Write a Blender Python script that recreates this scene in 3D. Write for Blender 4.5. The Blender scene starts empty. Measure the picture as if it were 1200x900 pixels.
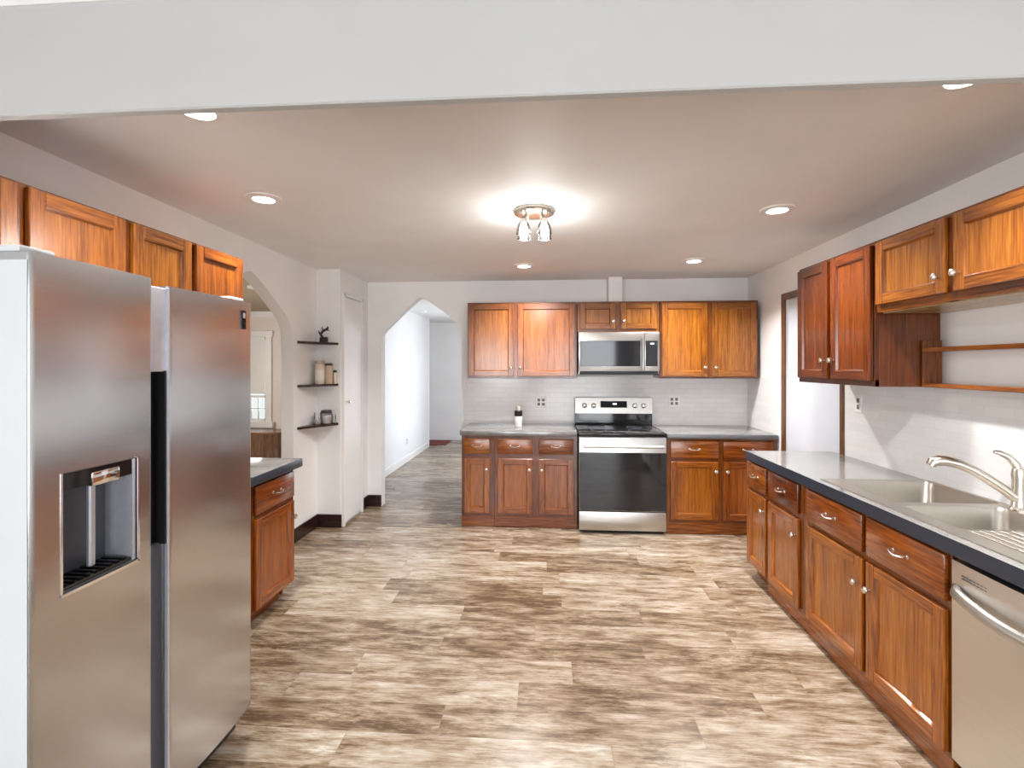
import bpy, bmesh, math, random
from mathutils import Vector, Matrix
random.seed(7)
SC = bpy.context.scene
COL = SC.collection
H = 1.543                      # eye height
PI = math.pi

# ---------------------------------------------------------------- camera / world / exposure
cam_d = bpy.data.cameras.new('camera'); cam = bpy.data.objects.new('camera', cam_d); COL.objects.link(cam)
cam.location = (0, 0, H)
cam.rotation_euler = (PI/2, 0, math.atan(41/580.))
cam_d.sensor_fit = 'HORIZONTAL'; cam_d.sensor_width = 36; cam_d.lens = 580/1200*36
cam_d.shift_y = -22/1200
cam_d.clip_start = .02
SC.camera = cam
SC.view_settings.view_transform = 'Standard'; SC.view_settings.look = 'None'
SC.view_settings.gamma = 1; SC.view_settings.use_curve_mapping = False
SC.view_settings.exposure = 0.70
SC.cycles.use_denoising = True
SC.cycles.max_bounces = 10; SC.cycles.diffuse_bounces = 6; SC.cycles.glossy_bounces = 5
SC.cycles.sample_clamp_indirect = 6
SC.cycles.caustics_reflective = False; SC.cycles.caustics_refractive = False

w = bpy.data.worlds.new('sky'); SC.world = w; w.use_nodes = True
wn = w.node_tree.nodes; wl = w.node_tree.links
bg = wn['Background']; bg.inputs['Strength'].default_value = 1.0
tc = wn.new('ShaderNodeTexCoord'); sp = wn.new('ShaderNodeSeparateXYZ'); rp = wn.new('ShaderNodeValToRGB'); mp = wn.new('ShaderNodeMapRange')
mp.inputs[1].default_value = -1; mp.inputs[2].default_value = 1
rp.color_ramp.elements[0].position = .47; rp.color_ramp.elements[0].color = (.55, .60, .60, 1)
rp.color_ramp.elements[1].position = .53; rp.color_ramp.elements[1].color = (.80, .90, 1.05, 1)
wl.new(tc.outputs['Generated'], sp.inputs[0]); wl.new(sp.outputs['Z'], mp.inputs[0]); wl.new(mp.outputs[0], rp.inputs[0]); wl.new(rp.outputs[0], bg.inputs[0])

REAR_W, HALL_W, DINE_W, SPOT_W, BULB_W = 54, 20, 72, 17, 1.0
def area(name, loc, rot, sx, sy, power, col):
    d = bpy.data.lights.new(name, 'AREA'); d.shape = 'RECTANGLE'; d.size = sx; d.size_y = sy; d.energy = power; d.color = col
    o = bpy.data.objects.new(name, d); o.location = loc; o.rotation_euler = rot; COL.objects.link(o); return o
DAY = (.94, .97, 1.0)
area('daylight_patio', (.8, -2.88, 1.17), (PI/2, 0, 0), 1.86, 2.2, REAR_W*1.4, DAY)
area('daylight_window', (-1.3, -2.88, 1.5), (PI/2, 0, 0), 1.36, 1.16, REAR_W, DAY)
area('daylight_hall', (-.62, 7.7, 1.25), (PI/2, 0, PI/2), 1.7, 1.9, HALL_W, (.91, .95, 1.0))
area('daylight_dining_window', (-5.05, 8.2, 1.4), (-PI/2, 0, 0), .66, 1.3, 14, DAY)
area('added_dining_light', (-5.97, 4.5, 1.5), (PI/2, 0, -PI/2), 2.2, 1.4, DINE_W, (1, .97, .93))  # added light to brighten the dining room; its side window is made up

# ---------------------------------------------------------------- material helpers
def nodes(name):
    m = bpy.data.materials.new(name); m.use_nodes = True
    nt = m.node_tree; b = nt.nodes['Principled BSDF']
    return m, nt, b
def N(nt, kind, **kw):
    n = nt.nodes.new('ShaderNode' + kind)
    for k, v in kw.items():
        if k.startswith('i_'):
            key = k[2:]; n.inputs[int(key) if key.isdigit() else key].default_value = v
        else: setattr(n, k, v)
    return n
def L(nt, a, b): nt.links.new(a, b)
def math_n(nt, op, a, b=None, c=None):
    n = N(nt, 'Math', operation=op)
    for i, v in enumerate((a, b, c)):
        if v is None: continue
        if isinstance(v, (int, float)): n.inputs[i].default_value = v
        else: L(nt, v, n.inputs[i])
    return n.outputs[0]
def ramp(nt, fac, stops):
    r = N(nt, 'ValToRGB'); e = r.color_ramp.elements
    while len(e) < len(stops): e.new(.5)
    for el, (p, c) in zip(e, stops): el.position = p; el.color = (*c, 1)
    L(nt, fac, r.inputs[0]); return r.outputs[0]
def mix(nt, fac, a, b, mode='MIX'):
    n = N(nt, 'Mix', data_type='RGBA', blend_type=mode)
    for s, v in (('Factor', fac), ('A', a), ('B', b)):
        i = [x for x in n.inputs if x.name == s and x.enabled][0]
        if isinstance(v, (int, float)): i.default_value = v
        elif isinstance(v, tuple): i.default_value = (*v, 1)
        else: L(nt, v, i)
    return [x for x in n.outputs if x.enabled][0]
def bump(nt, b, height, strength=.1, dist=.01):
    n = N(nt, 'Bump', i_Strength=strength, i_Distance=dist); L(nt, height, n.inputs['Height']); L(nt, n.outputs[0], b.inputs['Normal'])

def paint(name, col, rough=.6, var=.03, spec=.3, bscale=160, bstr=.04):
    m, nt, b = nodes(name)
    co = N(nt, 'TexCoord').outputs['Object']
    n1 = N(nt, 'TexNoise', i_Scale=2.2, i_Detail=3.0); L(nt, co, n1.inputs['Vector'])
    n2 = N(nt, 'TexNoise', i_Scale=bscale, i_Detail=2.0); L(nt, co, n2.inputs['Vector'])
    lo = tuple(c*(1-var) for c in col); hi = tuple(min(1, c*(1+var)) for c in col)
    L(nt, ramp(nt, n1.outputs[0], [(.3, lo), (.7, hi)]), b.inputs['Base Color'])
    b.inputs['Roughness'].default_value = rough; b.inputs['Specular IOR Level'].default_value = spec
    bump(nt, b, n2.outputs[0], bstr, .004)
    return m
def metal(name, col, rough=.2, brushed=None, metallic=1.0, aniso=0, arot=0):
    m, nt, b = nodes(name)
    b.inputs['Metallic'].default_value = metallic; b.inputs['Roughness'].default_value = rough
    if aniso:
        b.inputs['Anisotropic'].default_value = aniso; b.inputs['Anisotropic Rotation'].default_value = arot
        tg = N(nt, 'Tangent', direction_type='RADIAL', axis='Z'); L(nt, tg.outputs[0], b.inputs['Tangent'])
    co = N(nt, 'TexCoord').outputs['Object']
    mpn = N(nt, 'Mapping'); L(nt, co, mpn.inputs[0]); mpn.inputs['Scale'].default_value = brushed or (20, 20, 20)
    n = N(nt, 'TexNoise', i_Scale=6.0, i_Detail=4.0); L(nt, mpn.outputs[0], n.inputs['Vector'])
    L(nt, ramp(nt, n.outputs[0], [(.3, tuple(c*.98 for c in col)), (.7, tuple(min(1, c*1.02) for c in col))]), b.inputs['Base Color'])
    if brushed:
        r = N(nt, 'MapRange'); r.inputs[3].default_value = rough*.93; r.inputs[4].default_value = rough*1.08
        L(nt, n.outputs[0], r.inputs[0]); L(nt, r.outputs[0], b.inputs['Roughness'])
    return m
def plain(name, col, rough=.4, spec=.5, metallic=0, coat=0, trans=0):
    m, nt, b = nodes(name)
    co = N(nt, 'TexCoord').outputs['Object']
    n = N(nt, 'TexNoise', i_Scale=30.0, i_Detail=2.0); L(nt, co, n.inputs['Vector'])
    L(nt, ramp(nt, n.outputs[0], [(.3, tuple(c*.95 for c in col)), (.7, tuple(min(1, c*1.05) for c in col))]), b.inputs['Base Color'])
    b.inputs['Roughness'].default_value = rough; b.inputs['Specular IOR Level'].default_value = spec
    b.inputs['Metallic'].default_value = metallic; b.inputs['Coat Weight'].default_value = coat
    b.inputs['Transmission Weight'].default_value = trans
    return m
def emit(name, col, strength):
    m, nt, b = nodes(name)
    b.inputs['Base Color'].default_value = (.8, .8, .8, 1)
    b.inputs['Emission Color'].default_value = (*col, 1); b.inputs['Emission Strength'].default_value = strength
    return m
def clear_glass(name, tint=(1, 1, 1), gloss=.12):
    m, nt, b = nodes(name); nt.nodes.remove(b)
    t = N(nt, 'BsdfTransparent'); t.inputs[0].default_value = (*tint, 1)
    g = N(nt, 'BsdfGlossy', i_Roughness=.03); x = N(nt, 'MixShader')
    fr = N(nt, 'Fresnel', i_IOR=1.45); L(nt, math_n(nt, 'MULTIPLY_ADD', fr.outputs[0], .9, gloss*.2), x.inputs[0])
    L(nt, t.outputs[0], x.inputs[1]); L(nt, g.outputs[0], x.inputs[2])
    L(nt, x.outputs[0], nt.nodes['Material Output'].inputs[0]); return m

def wood(name, scale, boards=None, dark=(.085, .021, .004), mid=(.245, .072, .009), light=(.405, .142, .022), rough=.24, coat=.55):
    """stained oak; scale stretches the grain; the object's own colour tints the stain"""
    m, nt, b = nodes(name)
    co = N(nt, 'TexCoord').outputs['Object']; oi = N(nt, 'ObjectInfo')
    off = N(nt, 'CombineXYZ')
    for i, k in enumerate((37.3, 11.7, 23.1)): L(nt, math_n(nt, 'MULTIPLY', oi.outputs['Random'], k), off.inputs[i])
    add = N(nt, 'VectorMath', operation='ADD'); L(nt, co, add.inputs[0]); L(nt, off.outputs[0], add.inputs[1])
    mpn = N(nt, 'Mapping'); mpn.inputs['Scale'].default_value = scale; L(nt, add.outputs[0], mpn.inputs[0])
    n1 = N(nt, 'TexNoise', i_Scale=110.0, i_Detail=5.0, i_Roughness=.6); L(nt, mpn.outputs[0], n1.inputs['Vector'])
    n2 = N(nt, 'TexNoise', i_Scale=13.0, i_Detail=3.0, i_Distortion=1.2); L(nt, mpn.outputs[0], n2.inputs['Vector'])
    f = math_n(nt, 'MULTIPLY_ADD', n1.outputs[0], .68, math_n(nt, 'MULTIPLY', n2.outputs[0], .32))
    if boards:
        s = N(nt, 'SeparateXYZ'); L(nt, add.outputs[0], s.inputs[0])
        wnz = N(nt, 'TexWhiteNoise', noise_dimensions='1D')
        L(nt, math_n(nt, 'FLOOR', math_n(nt, 'DIVIDE', math_n(nt, 'ADD', s.outputs[0], s.outputs[1]), boards)), wnz.inputs['W'])
        f = math_n(nt, 'ADD', f, math_n(nt, 'MULTIPLY_ADD', wnz.outputs[0], .10, -.05))
    c = ramp(nt, f, [(.34, dark), (.5, mid), (.68, light)])
    L(nt, mix(nt, 1.0, c, oi.outputs['Color'], 'MULTIPLY'), b.inputs['Base Color'])
    b.inputs['Roughness'].default_value = rough; b.inputs['Specular IOR Level'].default_value = .4
    b.inputs['Coat Weight'].default_value = coat; b.inputs['Coat Roughness'].default_value = .18
    bump(nt, b, n1.outputs[0], .12, .002)
    return m
W_V = wood('oak_vertical', (1, 1, .055))
W_H = wood('oak_horizontal', (.055, 1, 1))
W_P = wood('oak_panel', (1, 1, .05), boards=.083, dark=(.15, .044, .006), mid=(.295, .092, .010), light=(.43, .16, .023))
W_IN = wood('oak_raw_underside', (.06, 1, 1), dark=(.30, .18, .07), mid=(.5, .33, .15), light=(.62, .45, .24), coat=.1)
W_DK = wood('walnut_dark', (.07, 1, 1), dark=(.015, .007, .004), mid=(.04, .02, .012), light=(.075, .04, .024), coat=.2)
W_BASE = wood('stained_baseboard', (.05, .05, 1), dark=(.010, .0035, .003), mid=(.022, .008, .006), light=(.04, .015, .011), coat=.3)
W_CASE = wood('stained_casing', (1, 1, .06), dark=(.05, .018, .007), mid=(.13, .055, .022), light=(.22, .10, .045), coat=.3)
W_CHEST = wood('chest_wood', (1, 1, .06), boards=.12, dark=(.06, .028, .014), mid=(.15, .075, .04), light=(.24, .13, .075), coat=.1)
M_WALL = paint('wall_paint', (.87, .865, .86))
M_CEIL = paint('ceiling_paint', (.86, .855, .85), bscale=90, bstr=.08)
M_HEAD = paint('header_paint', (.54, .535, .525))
M_HALL = paint('hall_paint', (.80, .80, .805))
M_DINE = paint('dining_paint', (.78, .72, .68))
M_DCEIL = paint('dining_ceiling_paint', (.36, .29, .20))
M_TRIM = paint('white_trim', (.84, .83, .82), rough=.35, bstr=.01)
M_DOOR = paint('door_paint', (.64, .68, .75), rough=.4, bstr=.01)
M_STEEL = metal('stainless', (.50, .485, .46), .3, (.4, .4, 30), aniso=.5); M_FRIDGE = metal('brushed_fridge_steel', (.63, .645, .66), .24, (.4, .4, 30), aniso=.85, arot=.0)
M_STEELV = metal('stainless_light', (.56, .55, .53), .33, (.4, .4, 30), aniso=.6)
M_DWST = metal('dishwasher_steel', (.76, .735, .70), .34, (.4, .4, 30))
M_SINK = metal('sink_steel', (.56, .525, .475), .32, (12, 1, 1))
M_NICK = metal('brushed_nickel', (.72, .67, .60), .25)
M_CHROME = metal('chrome', (.85, .85, .85), .1)
M_BLACK = plain('black_gloss', (.012, .012, .014), .06, .5)
M_BLK2 = plain('black_matte', (.012, .012, .013), .45, .4)
M_DISP = plain('dispenser_grey', (.10, .11, .135), .3, .5)
M_FRSIDE = paint('fridge_side_grey', (.70, .72, .73), .35, .01, .4, bstr=.0)
M_LAV = plain('satin_silver', (.62, .63, .70), .3, .5, metallic=.5)
M_PLATE = plain('outlet_plate', (.86, .86, .85), .35, .5)
M_SLOT = plain('outlet_slot', (.20, .19, .18), .5, .3)
M_CERAM = plain('ceramic_white', (.88, .87, .84), .3, .5)
M_JAR = plain('jar_contents_tan', (.55, .43, .31), .5, .4)
M_JAR2 = plain('jar_contents_cream', (.72, .63, .52), .5, .4)
M_LABEL = plain('jar_label', (.78, .74, .68), .6, .3)
M_LID = plain('lid_dark', (.05, .045, .04), .4, .4)
M_LIDG = plain('lid_grey', (.40, .36, .31), .35, .4, metallic=.5)
M_PLANT = plain('dark_driftwood', (.045, .035, .022), .6, .3)
M_MAT = paint('doormat_red', (.20, .055, .045), rough=.9, var=.2)
M_GLASS = clear_glass('clear_glass'); M_JGLASS = clear_glass('jar_glass', (.98, .99, .99), .15)
M_LENS = emit('lamp_lens', (1, .95, .86), 7.0)
M_BULB = emit('bulb_glow', (1, .97, .92), 14.0)
M_SHADE = clear_glass('shade_glass', (.96, .96, .96), .6)
M_DIGIT = emit('clock_digit', (.9, .95, 1), 1.2)
M_WGLOW = emit('overcast_outside', (.80, .88, 1.0), 1.1)

def counter_mat():
    m, nt, b = nodes('counter_slate')
    co = N(nt, 'TexCoord').outputs['Object']
    a = N(nt, 'TexNoise', i_Scale=9.0, i_Detail=6.0, i_Roughness=.7); L(nt, co, a.inputs['Vector'])
    v = N(nt, 'TexNoise', i_Scale=160.0, i_Detail=2.0); L(nt, co, v.inputs['Vector'])
    f = math_n(nt, 'MULTIPLY_ADD', a.outputs[0], .6, math_n(nt, 'MULTIPLY', v.outputs[0], .4))
    L(nt, ramp(nt, f, [(.35, (.15, .145, .14)), (.55, (.21, .205, .20)), (.7, (.29, .28, .27))]), b.inputs['Base Color'])
    b.inputs['Roughness'].default_value = .16; b.inputs['Specular IOR Level'].default_value = .8
    b.inputs['Coat Weight'].default_value = .4; b.inputs['Coat Roughness'].default_value = .12
    return m
M_COUNT = counter_mat()
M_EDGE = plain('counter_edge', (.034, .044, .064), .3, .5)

def floor_mat():
    m, nt, b = nodes('vinyl_plank')
    co = N(nt, 'TexCoord').outputs['Object']; s = N(nt, 'SeparateXYZ'); L(nt, co, s.inputs[0])
    row = math_n(nt, 'FLOOR', math_n(nt, 'DIVIDE', s.outputs[1], .185))
    wr = N(nt, 'TexWhiteNoise', noise_dimensions='1D'); L(nt, row, wr.inputs['W'])
    xs = math_n(nt, 'DIVIDE', math_n(nt, 'MULTIPLY_ADD', wr.outputs[0], 1.22, s.outputs[0]), 1.1)
    colm = math_n(nt, 'FLOOR', xs)
    cid = N(nt, 'CombineXYZ'); L(nt, colm, cid.inputs[0]); L(nt, row, cid.inputs[1])
    wp = N(nt, 'TexWhiteNoise', noise_dimensions='2D'); L(nt, cid.outputs[0], wp.inputs['Vector'])
    # grain coordinates, shifted for each plank
    sh = N(nt, 'VectorMath', operation='MULTIPLY_ADD'); L(nt, wp.outputs['Color'], sh.inputs[0]); sh.inputs[1].default_value = (9, 9, 9); L(nt, co, sh.inputs[2])
    mp1 = N(nt, 'Mapping'); mp1.inputs['Scale'].default_value = (2.0, 8.0, 1); L(nt, sh.outputs[0], mp1.inputs[0])
    g1 = N(nt, 'TexNoise', i_Scale=2.0, i_Detail=9.0, i_Roughness=.68, i_Distortion=.25); L(nt, mp1.outputs[0], g1.inputs['Vector'])
    mp2 = N(nt, 'Mapping'); mp2.inputs['Scale'].default_value = (2.5, 55, 1); L(nt, sh.outputs[0], mp2.inputs[0])
    g2 = N(nt, 'TexNoise', i_Scale=3.0, i_Detail=5.0, i_Roughness=.65); L(nt, mp2.outputs[0], g2.inputs['Vector'])
    f = math_n(nt, 'ADD', math_n(nt, 'MULTIPLY_ADD', g1.outputs[0], 1.1, -.225), math_n(nt, 'MULTIPLY_ADD', g2.outputs[0], .44, -.22))
    # worn, speckled patches
    mp3 = N(nt, 'Mapping'); mp3.inputs['Scale'].default_value = (11, 40, 1); L(nt, sh.outputs[0], mp3.inputs[0])
    g3 = N(nt, 'TexNoise', i_Scale=1.6, i_Detail=6.0, i_Roughness=.7, i_Distortion=.2); L(nt, mp3.outputs[0], g3.inputs['Vector'])
    mp4 = N(nt, 'Mapping'); mp4.inputs['Scale'].default_value = (1.3, 3.2, 1); L(nt, sh.outputs[0], mp4.inputs[0])
    g4 = N(nt, 'TexNoise', i_Scale=1.7, i_Detail=2.0); L(nt, mp4.outputs[0], g4.inputs['Vector'])
    msk = N(nt, 'MapRange'); msk.inputs[1].default_value = .46; msk.inputs[2].default_value = .62; L(nt, g4.outputs[0], msk.inputs[0])
    f = math_n(nt, 'ADD', f, math_n(nt, 'MULTIPLY', math_n(nt, 'MULTIPLY_ADD', g3.outputs[0], 1.1, -.55), math_n(nt, 'MULTIPLY_ADD', msk.outputs[0], .5, .06)))
    f = math_n(nt, 'ADD', f, math_n(nt, 'MULTIPLY_ADD', wp.outputs['Value'], .17, -.07))
    c = ramp(nt, f, [(.17, (.10, .062, .035)), (.31, (.235, .165, .105)), (.42, (.345, .275, .205)), (.54, (.44, .38, .31)), (.68, (.60, .57, .515))])
    # seams
    fy = math_n(nt, 'FRACT', math_n(nt, 'DIVIDE', s.outputs[1], .185)); fx = math_n(nt, 'FRACT', xs)
    e1 = math_n(nt, 'LESS_THAN', fy, .012); e2 = math_n(nt, 'LESS_THAN', fx, .0022)
    seam = math_n(nt, 'MAXIMUM', e1, e2)
    L(nt, mix(nt, math_n(nt, 'MULTIPLY', seam, .5), c, (.20, .14, .09)), b.inputs['Base Color'])
    b.inputs['Roughness'].default_value = .27; b.inputs['Specular IOR Level'].default_value = .5
    bump(nt, b, g2.outputs[0], .06, .003)
    return m
M_FLOOR = floor_mat()

def tile_mat(name='subway_tile', mortar=(.70, .69, .68), bs=.25):
    m, nt, b = nodes(name)
    co = N(nt, 'TexCoord').outputs['Object']; s = N(nt, 'SeparateXYZ'); L(nt, co, s.inputs[0])
    cx = N(nt, 'CombineXYZ'); L(nt, math_n(nt, 'ADD', s.outputs[0], s.outputs[1]), cx.inputs[0]); L(nt, s.outputs[2], cx.inputs[1])
    bt = N(nt, 'TexBrick', i_Scale=1.0); L(nt, cx.outputs[0], bt.inputs['Vector'])
    bt.inputs['Brick Width'].default_value = .15; bt.inputs['Row Height'].default_value = .05; bt.inputs['Mortar Size'].default_value = .0018
    bt.inputs['Mortar Smooth'].default_value = .3
    bt.inputs['Color1'].default_value = (.77, .76, .75, 1); bt.inputs['Color2'].default_value = (.82, .81, .80, 1); bt.inputs['Mortar'].default_value = (*mortar, 1)
    L(nt, bt.outputs[0], b.inputs['Base Color'])
    b.inputs['Roughness'].default_value = .16; b.inputs['Specular IOR Level'].default_value = .5
    inv = math_n(nt, 'SUBTRACT', 1.0, bt.outputs['Fac']); bump(nt, b, inv, bs, .003)
    return m
M_TILE = tile_mat(); M_TILE2 = tile_mat('pale_tile', (.75, .74, .73), .06)

# ---------------------------------------------------------------- mesh helpers
class MB:
    def __init__(s): s.bm = bmesh.new(); s.sm = set()
    def _fin(s, faces, mi):
        for f in faces: f.material_index = mi
    def box(s, x0, x1, y0, y1, z0, z1, mi=0, bev=0, seg=1):
        x0, x1 = sorted((x0, x1)); y0, y1 = sorted((y0, y1)); z0, z1 = sorted((z0, z1))
        r = bmesh.ops.create_cube(s.bm, size=1, matrix=Matrix.Translation(((x0+x1)/2, (y0+y1)/2, (z0+z1)/2)) @ Matrix.Diagonal((x1-x0, y1-y0, z1-z0, 1)))
        fs = {f for v in r['verts'] for f in v.link_faces}; s._fin(fs, mi)
        if bev:
            es = list({e for v in r['verts'] for e in v.link_edges})
            q = bmesh.ops.bevel(s.bm, geom=es, offset=min(bev, .45*min(x1-x0, y1-y0, z1-z0)), segments=seg, affect='EDGES', profile=.5)
            s._fin(q['faces'], mi)
        return s
    def poly(s, pts, vec, mi=0):
        """extrude a closed outline of 3-D points along vec"""
        vec = Vector(vec); a = [s.bm.verts.new(p) for p in pts]; b = [s.bm.verts.new(Vector(p)+vec) for p in pts]
        fs = [s.bm.faces.new(a), s.bm.faces.new(b[::-1])]
        n = len(pts)
        for i in range(n): fs.append(s.bm.faces.new((a[i], b[i], b[(i+1) % n], a[(i+1) % n])))
        s._fin(fs, mi); return s
    def ring_skin(s, rings, mi=0, cap=True):
        vs = [[s.bm.verts.new(p) for p in r] for r in rings]; fs = []
        for a, b in zip(vs, vs[1:]):
            n = len(a)
            for i in range(n): fs.append(s.bm.faces.new((a[i], a[(i+1) % n], b[(i+1) % n], b[i])))
        if cap: fs += [s.bm.faces.new(vs[0][::-1]), s.bm.faces.new(vs[-1])]
        s._fin(fs, mi); return s
    def tube(s, pts, r, mi=0, seg=12, flat=1.0):
        pts = [Vector(p) for p in pts]; rs = r if isinstance(r, (list, tuple)) else [r]*len(pts); rings = []
        up = Vector((0, 0, 1))
        d0 = (pts[1]-pts[0]).normalized()
        if abs(d0.z) > .9: up = Vector((0, 1, 0))
        for i, p in enumerate(pts):
            d = (pts[min(i+1, len(pts)-1)]-pts[max(i-1, 0)]).normalized()
            u = d.cross(up).normalized(); v = u.cross(d).normalized(); up = v
            rings.append([p + u*math.cos(2*PI*k/seg)*rs[i] + v*math.sin(2*PI*k/seg)*rs[i]*flat for k in range(seg)])
        return s.ring_skin(rings, mi)
    def lathe(s, prof, c=(0, 0, 0), axis='z', mi=0, seg=24, cap=True):
        rings = []
        for r, h in prof:
            ring = []
            for k in range(seg):
                a = 2*PI*k/seg; p = (r*math.cos(a), r*math.sin(a), h)
                if axis == 'y-': p = (p[0], -p[2], p[1])
                elif axis == 'x': p = (p[2], p[0], p[1])
                ring.append(Vector(p)+Vector(c))
            rings.append(ring)
        return s.ring_skin(rings, mi, cap)
    def xf(s, M):
        bmesh.ops.transform(s.bm, matrix=M, verts=s.bm.verts[:]); return s
    def build(s, name, mats, parent=None, color=None, angle=32, loc=None):
        bmesh.ops.recalc_face_normals(s.bm, faces=s.bm.faces[:])
        me = bpy.data.meshes.new(name); s.bm.to_mesh(me); s.bm.free()
        for m in (mats if isinstance(mats, (list, tuple)) else [mats]): me.materials.append(m)
        for p in me.polygons: p.use_smooth = True
        me.set_sharp_from_angle(angle=math.radians(angle))
        o = bpy.data.objects.new(name, me); COL.objects.link(o)
        if parent: o.parent = parent
        if color: o.color = (*color, 1)
        if loc: o.location = loc
        return o
def tag(o, label, cat, group=None):
    o['label'] = label; o['category'] = cat
    if group: o['group'] = group
    return o
def thing(name, label, cat, loc=(0, 0, 0), rot=0, group=None):
    o = bpy.data.objects.new(name, None); o.empty_display_size = .1; COL.objects.link(o)
    o.location = loc; o.rotation_euler = (0, 0, rot); return tag(o, label, cat, group)
def struct(name, mb, mats, parent=None, **kw):
    o = mb.build(name, mats, parent, **kw)
    if parent is None: o['kind'] = 'structure'
    return o

# ================================================================ SETTING
XL, XR, YB, YJ, XJ = -2.19, 2.08, 5.30, 4.58, -1.96
YREAR = -2.8
def zc(y): return 2.45 + .035*min(1, max(0, (5.3-y)/4.1))
struct('floor', MB().box(-6.1, 3.3, YREAR-.1, 10.4, -.08, 0), M_FLOOR)
# kitchen ceiling, slightly rising towards the header, and the ceiling of the room the camera stands in
struct('ceiling', MB().poly([(XL-.1, 5.35, zc(5.3)), (XR+.1, 5.35, zc(5.3)), (XR+.1, 1.2, zc(1.2)), (XL-.1, 1.2, zc(1.2))], (0, 0, .1)), M_CEIL)
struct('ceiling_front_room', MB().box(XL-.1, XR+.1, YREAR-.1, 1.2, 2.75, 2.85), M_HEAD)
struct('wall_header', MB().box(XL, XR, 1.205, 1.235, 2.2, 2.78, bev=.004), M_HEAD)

def arch_pts(c, hw, spring, apex):
    """left half, from the floor up and over to the right: shouldered pointed arch"""
    h = apex-spring
    half = [(-1, 0), (-1, .02), (-.985, .14), (-.93, .30), (-.84, .43), (-.72, .53), (-.50, .70), (-.25, .88), (-.05, 1.0), (0, 1.01)]
    half = [(a*hw, spring+b*h) for a, b in half]
    pts = [(-hw, 0)] + half + [(-a, b) for a, b in half[::-1][1:]] + [(hw, 0)]
    return [(c+a, b) for a, b in pts]
def wall_with_opening(outline_lo, outline_hi, top, opening):
    return [(outline_lo, 0)] + opening + [(outline_hi, 0), (outline_hi, top), (outline_lo, top)]
# left wall with the arch into the dining room
a1 = arch_pts(3.52, .623, 1.74, 2.235)
pl = wall_with_opening(YREAR, YJ, 2.8, a1)
struct('wall_left', MB().poly([(XL-.11, y, z) for y, z in pl], (.11, 0, 0)), M_WALL)
# jog: boxed-out closet beside the back wall
struct('wall_alcove', MB().box(XL-.02, XJ, YJ, YB+.02, 0, 2.5), M_WALL)
# back wall with the arch into the hall; its right half ends in the corner
def sx(x): return x*1.0192
A2 = [(-1.772, 0), (-1.772, 1.87), (-1.755, 1.90), (-1.72, 1.935), (-1.511, 2.136), (-1.40, 2.235), (-1.37, 2.257), (-1.344, 2.264), (-1.31, 2.255), (-1.28, 2.24), (-1.188, 2.175), (-1.06, 2.085), (-.99, 2.02), (-.945, 1.95), (-.915, 1.87), (-.905, 1.79), (-.903, 1.72), (-.903, 0)]
A2 = [(sx(x), z if z == 0 else H+(z-H)*1.0192) for x, z in A2]
pb = wall_with_opening(-2.4, XR+.1, 2.5, A2)
struct('wall_back', MB().poly([(x, YB, z) for x, z in pb], (0, .12, 0)), M_WALL)
struct('wall_chase', MB().box(sx(.619), sx(.759), YB-.16, YB, 2.178, zc(5.3), bev=.004), M_WALL)
# right wall with a doorway
dY0, dY1, dZ = 3.655, 4.47, 2.11
pr = wall_with_opening(YREAR, YB+.1, 2.8, [(dY0, 0), (dY0, dZ), (dY1, dZ), (dY1, 0)])
struct('wall_right', MB().poly([(XR, y, z) for y, z in pr], (.14, 0, 0)), M_WALL)
struct('door_1', MB().box(XR+.012, XR+.05, dY0+.004, dY1-.004, .005, dZ-.004, bev=.003), M_DOOR)
m = MB()
m.box(XR-.018, XR, dY1, dY1+.06, 0, dZ+.06, bev=.003).box(XR-.018, XR, dY0-.045, dY0, 0, dZ+.06, bev=.003).box(XR-.018, XR, dY0, dY1, dZ, dZ+.06, bev=.003)
struct('trim_1', m, W_CASE)
# closet door on the alcove
d2 = struct('door_2', MB().box(XJ, XJ+.022, 4.635, 5.06, .03, 2.2, bev=.003).box(XJ, XJ+.03, 4.60, 4.632, .0, 2.235, bev=.003).box(XJ, XJ+.03, 5.063, 5.10, .0, 2.235, bev=.003).box(XJ, XJ+.03, 4.60, 5.10, 2.205, 2.24, bev=.003), M_TRIM)
MB().lathe([(.006, 0), (.006, .02), (.014, .028), (.016, .038), (.010, .046)], (XJ+.02, 4.665, 1.19), 'x').build('door_knob', M_NICK, d2)
# dark baseboards
BH = .125
struct('baseboard_left', MB().box(XL, XL+.014, 4.143, YJ, 0, BH, bev=.003).box(XL, XJ+.014, YJ-.014, YJ, 0, BH, bev=.003), W_BASE)
struct('baseboard_back', MB().box(XJ, XJ+.014, 5.10, YB, 0, BH, bev=.003).box(XJ+.012, sx(-1.772), YB-.014, YB, 0, BH, bev=.003), W_BASE)
# subway tile
m = MB(); m.box(sx(-.86), XR, YB-.008, YB, .90, 1.42)
m.box(sx(-.885), sx(-.86), YB-.011, YB, .90, 1.30, bev=.002)
struct('trim_2', m, M_TILE)
struct('trim_3', MB().box(XR-.008, XR, 4.62, YB-.008, .90, 1.42), M_TILE2)
struct('trim_4', MB().box(XR-.008, XR, .2, dY0-.046, .90, 1.43), M_TILE2)

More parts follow.
